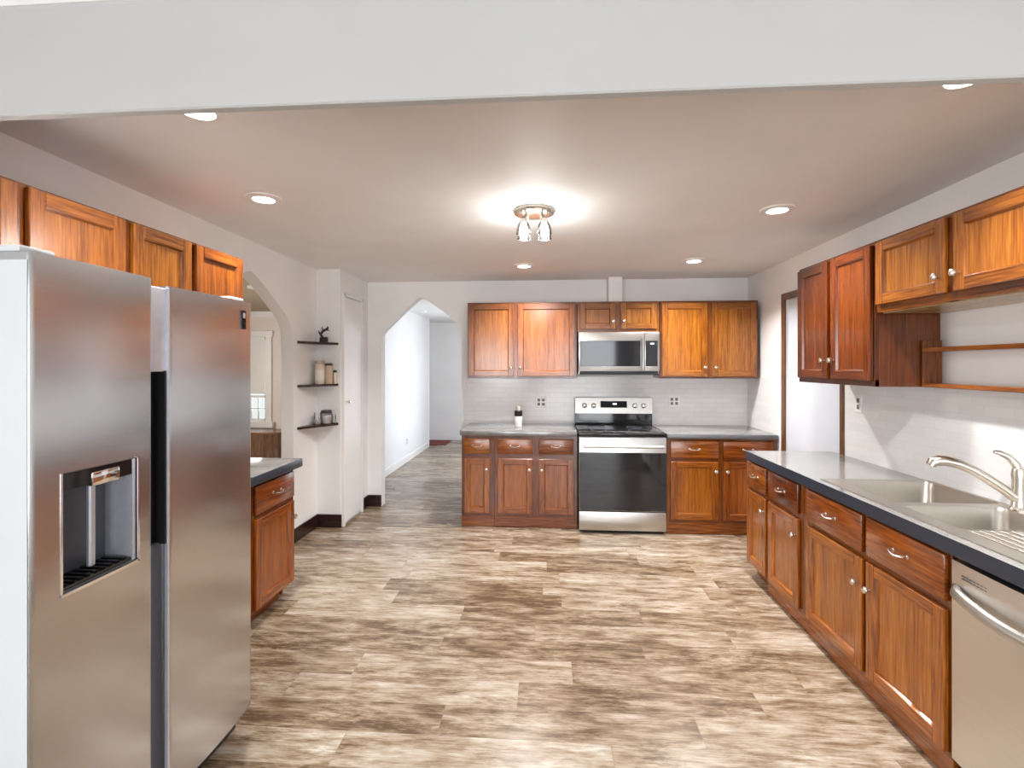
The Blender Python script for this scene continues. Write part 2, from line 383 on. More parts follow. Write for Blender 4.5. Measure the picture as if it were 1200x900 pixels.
# hall beyond the arch
HX = -2.23
m = MB().box(HX-.1, HX, YB+.12, 9.2, 0, 2.5)
struct('wall_hall_left', m, M_HALL)
struct('baseboard_hall', MB().box(HX, HX+.014, YB+.12, 9.2, 0, .10, bev=.003), M_TRIM)
m = MB().box(-.6, -.5, YB+.12, 6.8, 0, 2.5).box(-.6, -.5, 8.6, 10.2, 0, 2.5).box(-.6, -.5, 6.8, 8.6, 2.2, 2.5).box(-.6, -.5, 6.8, 8.6, 0, .3)
struct('wall_hall_right', m, M_HALL)
struct('wall_hall_end', MB().box(-3.4, -.4, 10.1, 10.2, 0, 2.5).box(-3.4, -3.3, 9.1, 10.2, 0, 2.5), M_WALL)
struct('baseboard_hall_end', MB().box(-3.3, -.6, 10.086, 10.1, 0, .08), M_TRIM)
struct('ceiling_hall', MB().box(-3.4, -.4, YB+.1, 10.2, 2.42, 2.5), M_HALL)
struct('trim_5', MB().box(HX-.11, HX+.012, 9.2, 9.225, 0, 2.42, bev=.002), M_TRIM)
# dining room beyond the side arch
struct('wall_dining_end', MB().box(-6.1, -5.4, 8.0, 8.1, 0, 2.5).box(-4.7, -2.3, 8.0, 8.1, 0, 2.5).box(-5.4, -4.7, 8.0, 8.1, 0, .6).box(-5.4, -4.7, 8.0, 8.1, 2.02, 2.5), M_DINE)
struct('wall_dining_inner', MB().box(HX-.16, HX-.1, 4.7, 8.0, 0, 2.5), M_DINE)
struct('wall_dining_outer', MB().box(-6.1, -6.0, -.1, 3.4, 0, 2.5).box(-6.1, -6.0, 5.6, 8, 0, 2.5).box(-6.1, -6.0, 3.4, 5.6, 0, .8).box(-6.1, -6, 3.4, 5.6, 2.2, 2.5), M_DINE)
struct('wall_dining_near', MB().box(-6.1, XL-.11, -.1, 0, 0, 2.5), M_DINE)
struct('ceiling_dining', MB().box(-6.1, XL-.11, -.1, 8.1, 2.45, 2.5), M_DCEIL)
struct('trim_6', MB().box(-6, -2.39, 7.96, 8.0, 2.36, 2.45, bev=.01), M_TRIM)
wf = MB()
wf.box(-5.5, -5.4, 7.97, 8.0, .52, 2.10, bev=.004).box(-4.7, -4.6, 7.97, 8.0, .52, 2.10, bev=.004).box(-5.52, -4.58, 7.965, 8.0, 2.02, 2.12, bev=.004).box(-5.54, -4.56, 7.93, 8.0, .50, .60, bev=.004)
window = struct('window_1', wf, M_TRIM)
s_ = MB().box(-5.4, -5.36, 8.02, 8.06, .6, 2.02).box(-4.74, -4.7, 8.02, 8.06, .6, 2.02).box(-5.4, -4.7, 8.02, 8.06, 1.98, 2.02).box(-5.4, -4.7, 8.02, 8.06, .6, .645).box(-5.4, -4.7, 8.02, 8.06, 1.0, 1.04)
for k in range(1, 5): s_.box(-5.36+k*.124-.007, -5.36+k*.124+.007, 8.03, 8.05, .64, 1.0)
s_.box(-5.36, -4.74, 8.03, 8.05, .81, .824)
s_.build('window_sash', M_TRIM, window)
MB().box(-5.38, -4.72, 8.052, 8.056, .62, 2.0).build('window_pane', M_GLASS, window)
MB().box(-5.37, -4.73, 8.006, 8.012, 1.07, 2.01).tube([(-5.37, 8.009, 1.07), (-4.73, 8.009, 1.07)], .008, seg=8).build('window_blind', M_TRIM, window)
# rear wall behind the camera: patio door and window that bring in the daylight
rw = MB()
for x0, x1, z0, z1 in ((XL-.1, -2.0, 0, 2.8), (-2.0, -.6, 0, .9), (-2.0, -.6, 2.1, 2.8), (-.6, -.15, 0, 2.8), (-.15, 1.75, 2.3, 2.8), (1.75, XR+.1, 0, 2.8)):
    rw.box(x0, x1, YREAR-.1, YREAR, z0, z1)
struct('wall_rear', rw, M_WALL)
def rear_frame(name, x0, x1, z0, z1, mull):
    f = MB().box(x0, x0+.05, YREAR-.06, YREAR, z0, z1).box(x1-.05, x1, YREAR-.06, YREAR, z0, z1).box(x0, x1, YREAR-.06, YREAR, z1-.05, z1).box(x0, x1, YREAR-.06, YREAR, z0, z0+.05)
    for t in mull: f.box(x0+t*(x1-x0)-.03, x0+t*(x1-x0)+.03, YREAR-.06, YREAR, z0, z1)
    o = struct(name, f, M_TRIM); MB().box(x0+.04, x1-.04, YREAR-.035, YREAR-.03, z0+.04, z1-.04).build('window_pane', M_GLASS, o)
rear_frame('door_3', -.15, 1.75, 0, 2.3, (.5,)); rear_frame('window_2', -2.0, -.6, .9, 2.1, (.5,))

# ================================================================ CABINETS
def knob(x, z, yf, parent):
    MB().lathe([(.006, 0), (.0055, .010), (.013, .016), (.0165, .022), (.0155, .028), (.008, .032)], (x, yf, z), 'y-', seg=16).build('knob', M_NICK, parent)
def pull(x, z, yf, parent, wd=.085):
    m = MB(); n = 9
    pts = [(x-wd/2, yf, z), (x-wd/2, yf-.020, z)] + [(x-wd/2+wd*t, yf-.022-.010*math.sin(PI*t), z-.006*math.sin(PI*t)) for t in [i/n for i in range(1, n)]] + [(x+wd/2, yf-.020, z), (x+wd/2, yf, z)]
    m.tube(pts, .0045, seg=8)
    for s in (-1, 1): m.lathe([(.009, 0), (.009, .003), (.005, .006)], (x+s*wd/2, yf, z), 'y-', seg=12)
    m.build('handle', M_NICK, parent)
def hinge(x, z, yf, parent):
    MB().tube([(x, yf+.004, z-.02), (x, yf+.004, z+.02)], .004, seg=8).build('hinge', M_NICK, parent)
def frame_door(x0, x1, z0, z1, yf, parent, tint, fw=.055, t=.02):
    """shaker door, front at yf-t: stiles, rails, moulded inner edge, recessed flat panel"""
    m = MB(); a, b = yf-t, yf
    m.box(x0, x0+fw, a, b, z0, z1, 0, .003).box(x1-fw, x1, a, b, z0, z1, 0, .003)
    m.box(x0+fw, x1-fw, a, b, z0, z0+fw, 1, .003).box(x0+fw, x1-fw, a, b, z1-fw, z1, 1, .003)
    i0, i1, j0, j1 = x0+fw, x1-fw, z0+fw, z1-fw; g = .006; p = a+.0145
    for pts, mi in (([(i0, a+.003, j0), (i0, a+.003, j1), (i0+g, p, j1-g), (i0+g, p, j0+g)], 0), ([(i1, a+.003, j0), (i1-g, p, j0+g), (i1-g, p, j1-g), (i1, a+.003, j1)], 0),
                    ([(i0, a+.003, j0), (i0+g, p, j0+g), (i1-g, p, j0+g), (i1, a+.003, j0)], 1), ([(i0, a+.003, j1), (i1, a+.003, j1), (i1-g, p, j1-g), (i0+g, p, j1-g)], 1)):
        f = m.bm.faces.new([m.bm.verts.new(q) for q in pts]); f.material_index = mi
    m.box(i0-.004, i1+.004, p, b-.002, j0-.004, j1+.004, 2)
    return m.build('door', [W_V, W_H, W_P], parent, tint)
def drawer_front(x0, x1, z0, z1, yf, parent, tint, t=.02):
    m = MB().box(x0, x1, yf-t, yf, z0, z1, 0, .005, 2)
    return m.build('drawer', [W_H], parent, tint)
def cabinet(name, label, loc, rot, wd, dp, ht, doors, drawers=(), group=None, tint=(1, 1, 1), tints=None, toe=0, toe_x0=0, dz=None, open_top=False, under=False, frame_tint=None):
    """front faces local -Y; doors: (x0,x1,z0,z1,knob_side,knob_end); drawers: (x0,x1,z0,z1)"""
    t = thing(name, label, 'cabinet', loc, rot, group)
    z0 = toe
    c = MB()
    if open_top: c.box(0, .018, -dp+.018, 0, z0, ht).box(wd-.018, wd, -dp+.018, 0, z0, ht).box(.018, wd-.018, -.012, 0, z0, ht).box(.018, wd-.018, -dp+.018, -.012, z0, z0+.018)
    else: c.box(0, wd, -dp+.018, 0, z0, ht, 0, .002)
    c.build('carcass', [W_P], t, tint)
    if under: MB().box(.02, wd-.02, -dp+.022, -.004, z0-.004, z0+.001).build('bottom_panel', W_IN, t)
    # face frame
    xs = sorted({(round(d[0], 3), round(d[1], 3)) for d in list(doors)+list(drawers)}); f = MB(); fy0, fy1 = -dp, -dp+.02
    edges = [0]+[e for q in xs for e in q]+[wd]
    for i in range(0, len(edges), 2):
        a, b = edges[i], edges[i+1]; a2 = a if i == 0 else a-.006; b2 = b if i == len(edges)-2 else b+.006
        if b2-a2 > .004: f.box(max(a2, 0), min(b2, wd), fy0, fy1, z0, ht, 0, .0015)
    lo = min(d[2] for d in doors); hi = max(d[3] for d in list(doors)+list(drawers))
    f.box(0, wd, fy0+.0005, fy1, z0, lo+.006, 1, .001).box(0, wd, fy0+.0005, fy1, hi-.006, ht, 1, .001)
    if drawers:
        f.box(0, wd, fy0+.0005, fy1, max(d[3] for d in doors)-.006, min(d[2] for d in drawers)+.006, 1, .001)
    f.build('face_frame', [W_V, W_H], t, frame_tint or tuple(q*.72 for q in tint))
    if toe:
        e = .075 if toe_x0 >= wd else .01
        MB().box(min(toe_x0, wd-.001), wd, -dp+(.004 if toe_x0 < wd else .3), -dp+(.024 if toe_x0 < wd else .32), .001, toe, 0, .002).box(.01, wd-e, -dp+.06, -dp+.08, 0, toe).box(.004, .02, -dp+.07, -.01, 0, toe).box(wd-.02, wd-.004, -dp+.07, -.01, 0, toe).build('toe_board', [W_H], t, frame_tint or tint)
    k = 0
    for d in doors:
        c = tints[k % len(tints)] if tints else tint; k += 1
        o = frame_door(*d[:4], -dp, t, c)
        kx = d[1]-.028 if d[4] == 'r' else d[0]+.028
        kz = d[3]-d[6] if d[5] == 't' else d[2]+d[6]
        if d[6] > .04: knob(kx, kz, -dp-.019, o)
    for d in drawers:
        c = tints[k % len(tints)] if tints else tint; k += 1
        o = drawer_front(*d, -dp, t, c)
        pull((d[0]+d[1])/2, (d[2]+d[3])/2+.005, -dp-.019, o)
    return t
G_U, G_B = 'oak wall cabinets', 'oak base cabinets'
RED, ORA, GOLD, PINK_SHEEN, DEEP = (.74, .60, .62), (1, 1, 1), (1.12, 1.22, 1.15), (.86, .76, .98), (.62, .48, .6)  # the pink tint puts a reflected sheen into the door colour
# --- back wall, uppers
UD = .33
def ux(x): return x*1.0205
x0 = ux(-.786); x1 = ux(.290)
cabinet('wall_cabinet', 'oak wall cabinet with two doors beside the hall arch, above the shaker', (x0, YB, 1.413), 0, x1-x0, UD, .762,
        [(.012, ux(-.325)-x0, .02, .745, 'r', 'b', .085), (ux(-.288)-x0, x1-x0-.018, .02, .745, 'l', 'b', .085)], (), G_U, RED, [(.80, .76, .74), PINK_SHEEN])
x0, x1 = ux(.296), ux(1.082)
cabinet('wall_cabinet', 'small oak wall cabinet with two short doors above the microwave', (x0, YB, 1.872), 0, x1-x0, UD, .303,
        [(.025, .375, .03, .285, 'r', 'b', .075), (.425, .775, .03, .285, 'l', 'b', .075)], (), G_U, ORA, [ORA, GOLD])
x0, x1 = ux(1.090), ux(2.004)
cabinet('wall_cabinet', 'golden oak wall cabinet with two tall doors in the corner beyond the range', (x0, YB, 1.413), 0, x1-x0, UD, .762,
        [(.015, .45, .02, .74, 'r', 'b', .09), (.495, .915, .02, .74, 'l', 'b', .09)], (), G_U, (.8, .74, .66), [(.98, 1.0, .7), (.92, .95, .8)])
# --- back wall, bases: local front at -dp
zd, zt = (.13, .655), (.70, .845)
yl = 4.70
x0 = -.816
cabinet('base_cabinet', 'narrow oak base cabinet with one door and drawer beside the hall arch', (x0, YB-.01, 0), 0, .318, YB-.01-yl, .872,
        [(.028, .272, .135, .655, 'r', 't', .10)], [(.028, .272, .70, .845)], G_B, RED, [(.95, .9, .75), ORA], toe=.105)
x0 = -.497
cabinet('base_cabinet', 'oak base cabinet with two doors and two drawers under the shaker, touching the range', (x0, YB-.01, 0), 0, .783, YB-.01-yl, .872,
        [(.03, .36, .135, .655, 'r', 't', .10), (.42, .745, .135, .655, 'l', 't', .10)], [(.03, .36, .70, .845), (.42, .745, .70, .845)], G_B, RED, [(.95, .85, .95), PINK_SHEEN, (.95, .85, .95), PINK_SHEEN], toe=.105)
yr = 4.625
x0 = 1.096
cabinet('base_cabinet', 'oak base cabinet in the far corner between the range and the brown door casing', (x0, YB-.01, 0), 0, XR-.012-x0, YB-.01-yr, .872,
        [(.03, .455, .135, .665, 'r', 't', .085), (.50, .93, .135, .665, 'l', 't', .085)], [(.03, .455, .70, .85), (.50, .93, .70, .85)], G_B, (.85, .75, .7), [(.95, .9, .75), (.9, .75, .7), (1, .9, .7), (.9, .75, .7)], toe=.105)
# --- right side uppers (front faces -X)
R = -PI/2
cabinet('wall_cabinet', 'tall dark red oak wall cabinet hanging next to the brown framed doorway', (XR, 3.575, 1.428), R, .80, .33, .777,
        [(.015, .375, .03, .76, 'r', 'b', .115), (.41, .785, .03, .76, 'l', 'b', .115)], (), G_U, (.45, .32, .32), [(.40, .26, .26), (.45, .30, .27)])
cabinet('wall_cabinet', 'short oak wall cabinet above the open wall rack and the sink', (XR, 2.765, 1.82), R, 1.05, .33, .385,
        [(.02, .475, .04, .37, 'r', 'b', .075), (.52, 1.035, .04, .37, 'l', 'b', .075)], (), G_U, (.72, .62, .55), [(1.0, 1.02, .95), (.92, .90, .8)], under=True)
# --- right side bases
yf = 3.785
bd = XR-.012-1.49
cabinet('base_cabinet', 'oak base cabinet with two narrow doors at the free end of the sink counter', (XR-.012, yf, 0), R, .838, bd, .855,
        [(.018, .325, .105, .635, 'r', 't', .09), (.365, .758, .105, .635, 'r', 't', .10)], [(.018, .325, .665, .84), (.365, .758, .665, .84)], G_B, (1, .85, .75), [(1.15, 1.1, 1.0), (1.2, 1.15, 1.05), (1.1, 1.0, .9), (.5, .33, .36)], toe=.098, toe_x0=.31)
cabinet('base_cabinet', 'wide oak sink base cabinet between the narrow door cabinet and the dishwasher', (XR-.012, 2.945, 0), R, 1.012, bd, .855,
        [(.012, .512, .105, .635, 'r', 't', .12), (.545, .998, .105, .635, 'l', 't', .12)], [(.012, .512, .665, .84), (.545, .998, .665, .84)], G_B, (1, .85, .75), [(1.2, 1.15, 1.0), (1.28, 1.22, 1.05), (1.0, .8, .65), (1.05, .86, .7)], toe=.098, open_top=True)
# --- left side
Lr = PI/2
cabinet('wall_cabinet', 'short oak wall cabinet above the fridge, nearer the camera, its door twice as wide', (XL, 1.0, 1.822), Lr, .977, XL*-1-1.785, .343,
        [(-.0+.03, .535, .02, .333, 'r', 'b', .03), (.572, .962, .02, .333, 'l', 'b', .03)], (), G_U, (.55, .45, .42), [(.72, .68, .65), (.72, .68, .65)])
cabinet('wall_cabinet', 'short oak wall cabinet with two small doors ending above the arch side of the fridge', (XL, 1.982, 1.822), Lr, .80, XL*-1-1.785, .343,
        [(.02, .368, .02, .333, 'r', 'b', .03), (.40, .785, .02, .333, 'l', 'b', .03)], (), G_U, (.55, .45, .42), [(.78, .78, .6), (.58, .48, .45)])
cabinet('base_cabinet', 'oak base cabinet with one door and one drawer between the fridge and the side arch', (XL+.012, 2.68, 0), Lr, .56, -XL-.012-1.715, .855,
        [(.105, .54, .10, .635, 'r', 't', .10)], [(.105, .54, .665, .83)], G_B, (.85, .66, .55), [(1.1, .9, .72), (1.0, .74, .6)], toe=.098, toe_x0=.56)

# ================================================================ COUNTERS
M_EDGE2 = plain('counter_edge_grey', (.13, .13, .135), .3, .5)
def counter(label, x0, x1, y0, y1, z0, z1, hole=None, edge=None):
    m = MB()
    if hole:
        hx0, hx1, hy0, hy1 = hole
        pts = []
        for (a, b, c, d) in ((x0, hx0, y0, y1), (hx1, x1, y0, y1), (hx0, hx1, y0, hy0), (hx0, hx1, hy1, y1)): m.box(a, b, c, d, z0, z1)
    else: m.box(x0, x1, y0, y1, z0, z1, 0, .006, 2)
    m.bm.normal_update(); bmesh.ops.recalc_face_normals(m.bm, faces=m.bm.faces[:])
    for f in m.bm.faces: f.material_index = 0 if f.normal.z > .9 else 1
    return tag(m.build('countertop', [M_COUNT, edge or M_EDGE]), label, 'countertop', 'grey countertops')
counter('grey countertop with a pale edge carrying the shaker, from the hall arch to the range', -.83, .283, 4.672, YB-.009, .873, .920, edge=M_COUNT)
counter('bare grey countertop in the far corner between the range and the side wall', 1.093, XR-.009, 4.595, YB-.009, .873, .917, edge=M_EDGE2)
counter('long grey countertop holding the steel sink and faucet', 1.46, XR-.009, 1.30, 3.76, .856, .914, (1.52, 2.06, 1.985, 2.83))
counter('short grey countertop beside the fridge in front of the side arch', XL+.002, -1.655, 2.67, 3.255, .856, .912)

# ================================================================ RANGE
rx0, rx1, ry, rb = .293, 1.082, 4.585, 5.285
t = thing('range_stove', 'stainless electric range with black glass oven door between the base cabinets', 'stove', ((rx0+rx1)/2, rb, 0))
rw2 = (rx1-rx0)/2; fy = ry-rb       # local front y
MB().box(-rw2+.004, rw2-.004, fy+.04, 0, .03, .90, 0, .004).box(-rw2+.03, rw2-.03, fy+.07, -.02, .0, .04).build('body', M_BLK2, t)
MB().box(-rw2, rw2, fy, -.10, .898, .918, 0, .005, 2).build('cooktop', M_BLACK, t)
for bx, by, br in ((-.19, -.20, .09), (.19, -.20, .075), (-.19, -.47, .075), (.19, -.47, .10)):
    MB().lathe([(br, 0), (br, .0008), (br-.004, .0008), (br-.004, 0)], (bx, by, .918), seg=40, cap=False).build('burner_ring', M_DISP, t)
MB().box(-rw2, rw2, -.10, -.005, .90, 1.055, 0, .004).build('rear_riser', M_BLACK, t)
bgp = MB().poly([(-rw2, -.115, 1.045), (-rw2, -.095, 1.205), (-rw2, -.005, 1.205), (-rw2, -.005, 1.045)], (2*rw2, 0, 0)).build('control_panel', M_STEEL, t)
MB().poly([(-.135, -.1155, 1.105), (-.135, -.1055, 1.172), (-.135, -.10, 1.172), (-.135, -.10, 1.105)], (.27, 0, 0)).build('display', M_BLACK, bgp)
MB().box(-.01, .03, -.1137, -.10, 1.136, 1.150).build('clock_digits', M_DIGIT, bgp)
for kx in (-.30, -.205, .215, .305):
    MB().lathe([(.026, 0), (.026, .006), (.021, .010), (.019, .028), (.014, .031)], (kx, -.108, 1.125), 'y-', seg=20).build('knob', M_NICK, t)
od = MB().box(-rw2, rw2, fy-.012, fy+.04, .21, .885, 0, .006, 2).build('oven_door', M_STEELV, t)
MB().box(-rw2+.004, rw2-.004, fy-.0155, fy-.010, .215, .745, 0, .002).build('oven_window', M_BLACK, od)
hm = MB().tube([(-.36, fy-.055, .805), (.36, fy-.055, .805)], .013, seg=14)
for s in (-1, 1): hm.tube([(s*.33, fy-.005, .805), (s*.33, fy-.055, .805)], .009, seg=10)
hm.build('oven_handle', M_STEELV, od)
MB().box(-rw2, rw2, fy-.010, fy+.03, .03, .203, 0, .006, 2).build('drawer', M_STEELV, t)
# ================================================================ MICROWAVE
mx0, mx1, my, mz0, mz1 = .309, 1.086, 4.875, 1.458, 1.869
mw = (mx1-mx0)/2
t = thing('microwave', 'stainless over-the-range microwave under the small wall cabinet', 'microwave', ((mx0+mx1)/2, YB-.01, mz0))
fy = my-(YB-.01); mh = mz1-mz0
MB().box(-mw, mw, fy+.03, 0, .0, mh-.002, 0, .004).build('body', M_STEELV, t)
dm = MB().box(-mw, .245, fy, fy+.032, .028, mh-.004, 0, .005, 2).build('door', M_STEELV, t)
MB().box(-mw+.015, .205, fy-.003, fy+.006, .075, mh-.088, 0, .003).build('window', M_BLACK, dm)
hm = MB().tube([(.228, fy-.03, .045), (.228, fy-.034, mh*.5), (.228, fy-.03, mh-.045)], .009, seg=12)
for z in (.06, mh-.06): hm.tube([(.228, fy, z), (.228, fy-.03, z)], .006, seg=8)
hm.build('handle', M_STEELV, dm)
cp = MB().box(.248, mw, fy, fy+.032, .028, mh-.004, 0, .005, 2).build('control_panel', M_STEELV, t)
MB().box(.256, mw-.018, fy-.003, fy+.006, .075, mh-.088, 0, .003).build('keypad', M_BLACK, cp)
MB().box(.30, .335, fy-.0036, fy, mh-.122, mh-.112).build('clock_digits', M_DIGIT, cp)
MB().box(-mw+.01, mw-.01, fy+.012, fy+.10, -.008, .026, 0, .003).box(-.13, .10, fy+.006, fy+.02, .004, .02).build('vent_grille', M_BLK2, t)

# ================================================================ FRIDGE (front faces +X)
fX, fy0, fy1, fz = -1.235, 1.107, 2.012, 1.80
t = thing('refrigerator', 'large stainless side-by-side refrigerator with water dispenser', 'refrigerator', (XL+.03, fy0, 0), Lr)
FD = fX-(XL+.03); FW = fy1-fy0          # local: x along the width, front at y=-FD
MB().box(.004, FW-.004, -FD+.10, 0, .03, 1.765, 0, .004).build('body', M_FRSIDE, t)
MB().box(.02, FW-.02, -FD+.07, -FD+.12, .02, .12).build('base_grille', M_BLK2, t)
def front(x, a, b, sag=.012, r=.012):
    """front y of a bulged door between a and b with softened vertical edges"""
    u = (x-a)/(b-a); y = -FD + sag*(2*u-1)**2 
    d = min(x-a, b-x)
    if d < r: y += (r - math.sqrt(max(0, r*r-(r-d)**2)))
    return y
def door_slab(m, a, b, c, d, z0, z1, n=22, back=None, mi=0):
    """section x in [c,d] of the door spanning [a,b]"""
    bk = -FD+.095 if back is None else back
    xs = sorted(set([c, d]+[a+(b-a)*i/n for i in range(n+1) if c < a+(b-a)*i/n < d]+[a+.012*q for q in (.1, .3, .6, 1) if c < a+.012*q < d]+[b-.012*q for q in (.1, .3, .6, 1) if c < b-.012*q < d]))
    m.poly([(c, bk, z0)]+[(x, front(x, a, b), z0) for x in xs]+[(d, bk, z0)], (0, 0, z1-z0), mi)
s1, s2 = 1.485-fy0, 1.548-fy0
h0, h1, hz0, hz1 = 1.185-fy0, 1.416-fy0, .955, 1.265
m = MB(); door_slab(m, 0, s1, 0, s1, .115, hz0); door_slab(m, 0, s1, 0, s1, hz1, fz+.018)
door_slab(m, 0, s1, 0, h0, hz0, hz1); door_slab(m, 0, s1, h1, s1, hz0, hz1)
fd = m.build('freezer_door', M_FRIDGE, t)
MB().box(-.001, .0, -FD+.014, -FD+.09, .12, fz-.002).build('door_side', M_FRSIDE, fd)
m = MB(); door_slab(m, s2, FW, s2, FW, .115, fz+.004)
rd = m.build('fridge_door', M_FRIDGE, t)
MB().box(FW-.085, FW-.058, -FD-.0006, -FD+.012, 1.69, 1.765).build('energy_sticker', M_BLACK, rd)
MB().box(FW-.079, FW-.064, -FD-.0012, -FD+.01, 1.735, 1.757).build('sticker_mark', M_LAV, rd)
# channel between the doors
MB().box(s1-.002, s2+.004, -FD+.016, -FD+.08, 1.522, fz-.005, 0, .002).build('edge_strip', M_LAV, rd)
MB().box(s1-.002, s2+.004, -FD+.035, -FD+.08, .12, .962).build('edge_strip', M_DISP, rd)
hp = MB().box(s1-.002, s2+.004, -FD+.05, -FD+.085, .958, 1.525)
hp.box(s2-.012, s2+.002, -FD+.012, -FD+.06, .958, 1.525)
hp.build('handle_recess', M_BLK2, rd)
MB().box(s2-.006, s2+.001, -FD+.006, -FD+.02, .12, fz-.003, 0, .002).build('edge_trim', M_LAV, rd)
# dispenser
dp0 = -FD+.10
ds = MB().box(h0-.001, h1+.001, dp0-.004, dp0, hz0-.002, hz1+.002)
ds.box(h0-.002, h0+.004, -FD+.010, dp0, hz0, hz1).box(h1-.004, h1+.002, -FD+.010, dp0, hz0, hz1).box(h0, h1, -FD+.010, dp0, hz1-.004, hz1+.002).box(h0, h1, -FD+.010, dp0, hz0-.002, hz0+.003)
disp = ds.build('dispenser', M_DISP, fd)
MB().box(h0+.004, h1-.004, -FD+.010, dp0-.004, hz1-.05, hz1-.002, 0, .003).build('control_strip', M_BLACK, disp)
MB().box(h0+.085, h0+.175, -FD+.006, -FD+.06, hz1-.055, hz1-.015, 0, .006, 2).build('nozzle_cover', M_CHROME, disp)
MB().box(h0+.118, h0+.138, -FD+.045, -FD+.06, hz0+.02, hz1-.05, 0, .004).build('upright_strip', M_LAV, disp)  # upright silver strip down the middle of the recess
MB().box(h1-.012, h1-.001, -FD+.008, dp0-.004, hz0+.003, hz1-.004).build('side_trim', M_LAV, disp)
tr = MB().box(h0+.004, h1-.012, -FD+.012, dp0-.004, hz0, hz0+.012)
for k in range(9): tr.box(h0+.015+k*.023, h0+.025+k*.023, -FD+.02, dp0-.012, hz0+.012, hz0+.016)
tr.build('drip_tray', M_BLACK, disp)
fr = MB()
fr.box(h0-.006, h0, -FD+.003, -FD+.012, hz0-.006, hz1).box(h1, h1+.006, -FD+.0, -FD+.012, hz0-.006, hz1).box(h0-.006, h1+.006, -FD+.0, -FD+.012, hz0-.008, hz0-.001)
fr.build('bezel', M_CHROME, disp)
hg = MB().box(.0, .09, -FD+.035, -FD+.20, fz+.0185, fz+.036, 0, .006, 2)
hg.build('hinge_cover', M_FRSIDE, t)
MB().box(FW-.09, FW, -FD+.045, -FD+.20, fz-.0005, fz+.024, 0, .006, 2).build('hinge_cover', M_FRSIDE, t)

# ================================================================ DISHWASHER (front faces -X)
dw0 = 1.928
t = thing('dishwasher', 'stainless dishwasher under the sink counter with a curved bar handle', 'dishwasher', (XR-.03, dw0, 0), R)
dd = XR-.03-1.485
MB().box(.004, .596, -dd+.045, 0, .01, .84, 0, .003).build('body', M_BLK2, t)
MB().box(.02, .58, -dd+.06, -dd+.09, .0, .10).build('toe_panel', M_BLK2, t)
door = MB()
def dwp(x): return -dd-.004 - .010*(1-((x-.3)/.297)**2)
prof = [(x, dwp(x)) for x in [.004+.592*i/16 for i in range(17)]]
door.poly([(.004, -dd+.045, .105)]+[(x, y, .105) for x, y in prof]+[(.596, -dd+.045, .105)], (0, 0, .60))
door.poly([(.004, -dd+.045, .708)]+[(x, y, .708) for x, y in prof]+[(.596, -dd+.045, .708)], (0, 0, .125))
dr = door.build('door', M_DWST, t)
v = MB()
for r_ in range(2):
    for k in range(8): v.box(.055+k*.0155, .066+k*.0155, dwp(.1)-.0022, dwp(.1)+.002, .790-r_*.010, .794-r_*.010)
v.build('vent_slots', M_SLOT, dr)
n = 14
MB().tube([(.02, dwp(.02)+.004, .735)]+[(.02+.56*i/n, dwp(.3)-.045*math.sin(PI*i/n)**.6, .735-.022*math.sin(PI*i/n)) for i in range(1, n)]+[(.58, dwp(.58)+.004, .735)], [.014]+[.018]*(n-1)+[.014], seg=12, flat=1.2).build('handle', M_STEELV, dr)

# ================================================================ SINK + FAUCET
t = thing('kitchen_sink', 'stainless double bowl sink with ridged drainboard set in the long countertop', 'sink', (1.785, 2.4, .914))
sx0, sx1 = 1.505-1.785, 2.068-1.785
zt = .004
rim = MB()
b1 = (1.575-1.785, 2.050-1.785, 2.375-2.4, 2.815-2.4); b2 = (1.575-1.785, 1.995-1.785, 2.0-2.4, 2.325-2.4)
ya, yb = 1.50-2.4, 2.845-2.4
rim.box(sx0, b1[0], ya, yb, .0006, zt).box(b1[1], sx1, b1[2], yb, .0006, zt).box(b2[1], sx1, ya, b1[2], .0006, zt)
rim.box(b1[0], b1[1], b1[3], yb, .0006, zt).box(b1[0], b2[1], b2[3], b1[2], .0006, zt)
rim.build('rim', M_SINK, t)
def basin(b, depth):
    m = MB(); x0, x1, y0, y1 = b
    def rr(i, z, r=.05):
        x0_, x1_, y0_, y1_ = x0+i, x1-i, y0+i, y1-i; out = []
        for cx, cy, a0 in ((x1_-r, y1_-r, 0), (x0_+r, y1_-r, PI/2), (x0_+r, y0_+r, PI), (x1_-r, y0_+r, 3*PI/2)):
            for k in range(7): a = a0+PI/2*k/6; out.append(Vector((cx+r*math.cos(a), cy+r*math.sin(a), z)))
        return out
    vs = []
    sq = rr(-.0008, zt*.9, .004)
    rings = [sq, rr(.002, zt, .03), rr(.006, -.01, .045), rr(.014, -depth+.03, .05), rr(.035, -depth+.004, .05), rr(.07, -depth, .05)]
    m.ring_skin(rings, 0, cap=False)
    f = m.bm.faces.new([m.bm.verts.new(p) for p in rings[-1]])
    bmesh.ops.remove_doubles(m.bm, verts=m.bm.verts[:], dist=1e-5)
    o = m.build('basin', M_SINK, t, angle=50)
    cx, cy = (x0+x1)/2, (y0+y1)/2
    MB().lathe([(.045, 0), (.045, .003), (.034, .003), (.030, .001), (.005, .001)], (cx, cy, -depth+.0005)).build('drain', M_CHROME, o)
basin(b1, .17); basin(b2, .17)
db = MB().box(b2[0], b2[1], ya, b2[2], .0006, .003)
for k in range(11): db.box(b2[0]+.012+k*.038, b2[0]+.026+k*.038, ya+.02, b2[2]-.015, .003, .0065, 0, .0015)
db.build('drainboard', M_SINK, t)
t = thing('faucet', 'brushed nickel single lever faucet at the back of the sink', 'faucet', (2.03, 2.285, .9185))
MB().lathe([(.034, 0), (.034, .006), (.026, .014), (.023, .05), (.022, .13), (.024, .15), (.021, .175), (.010, .187)]).build('base', M_NICK, t)
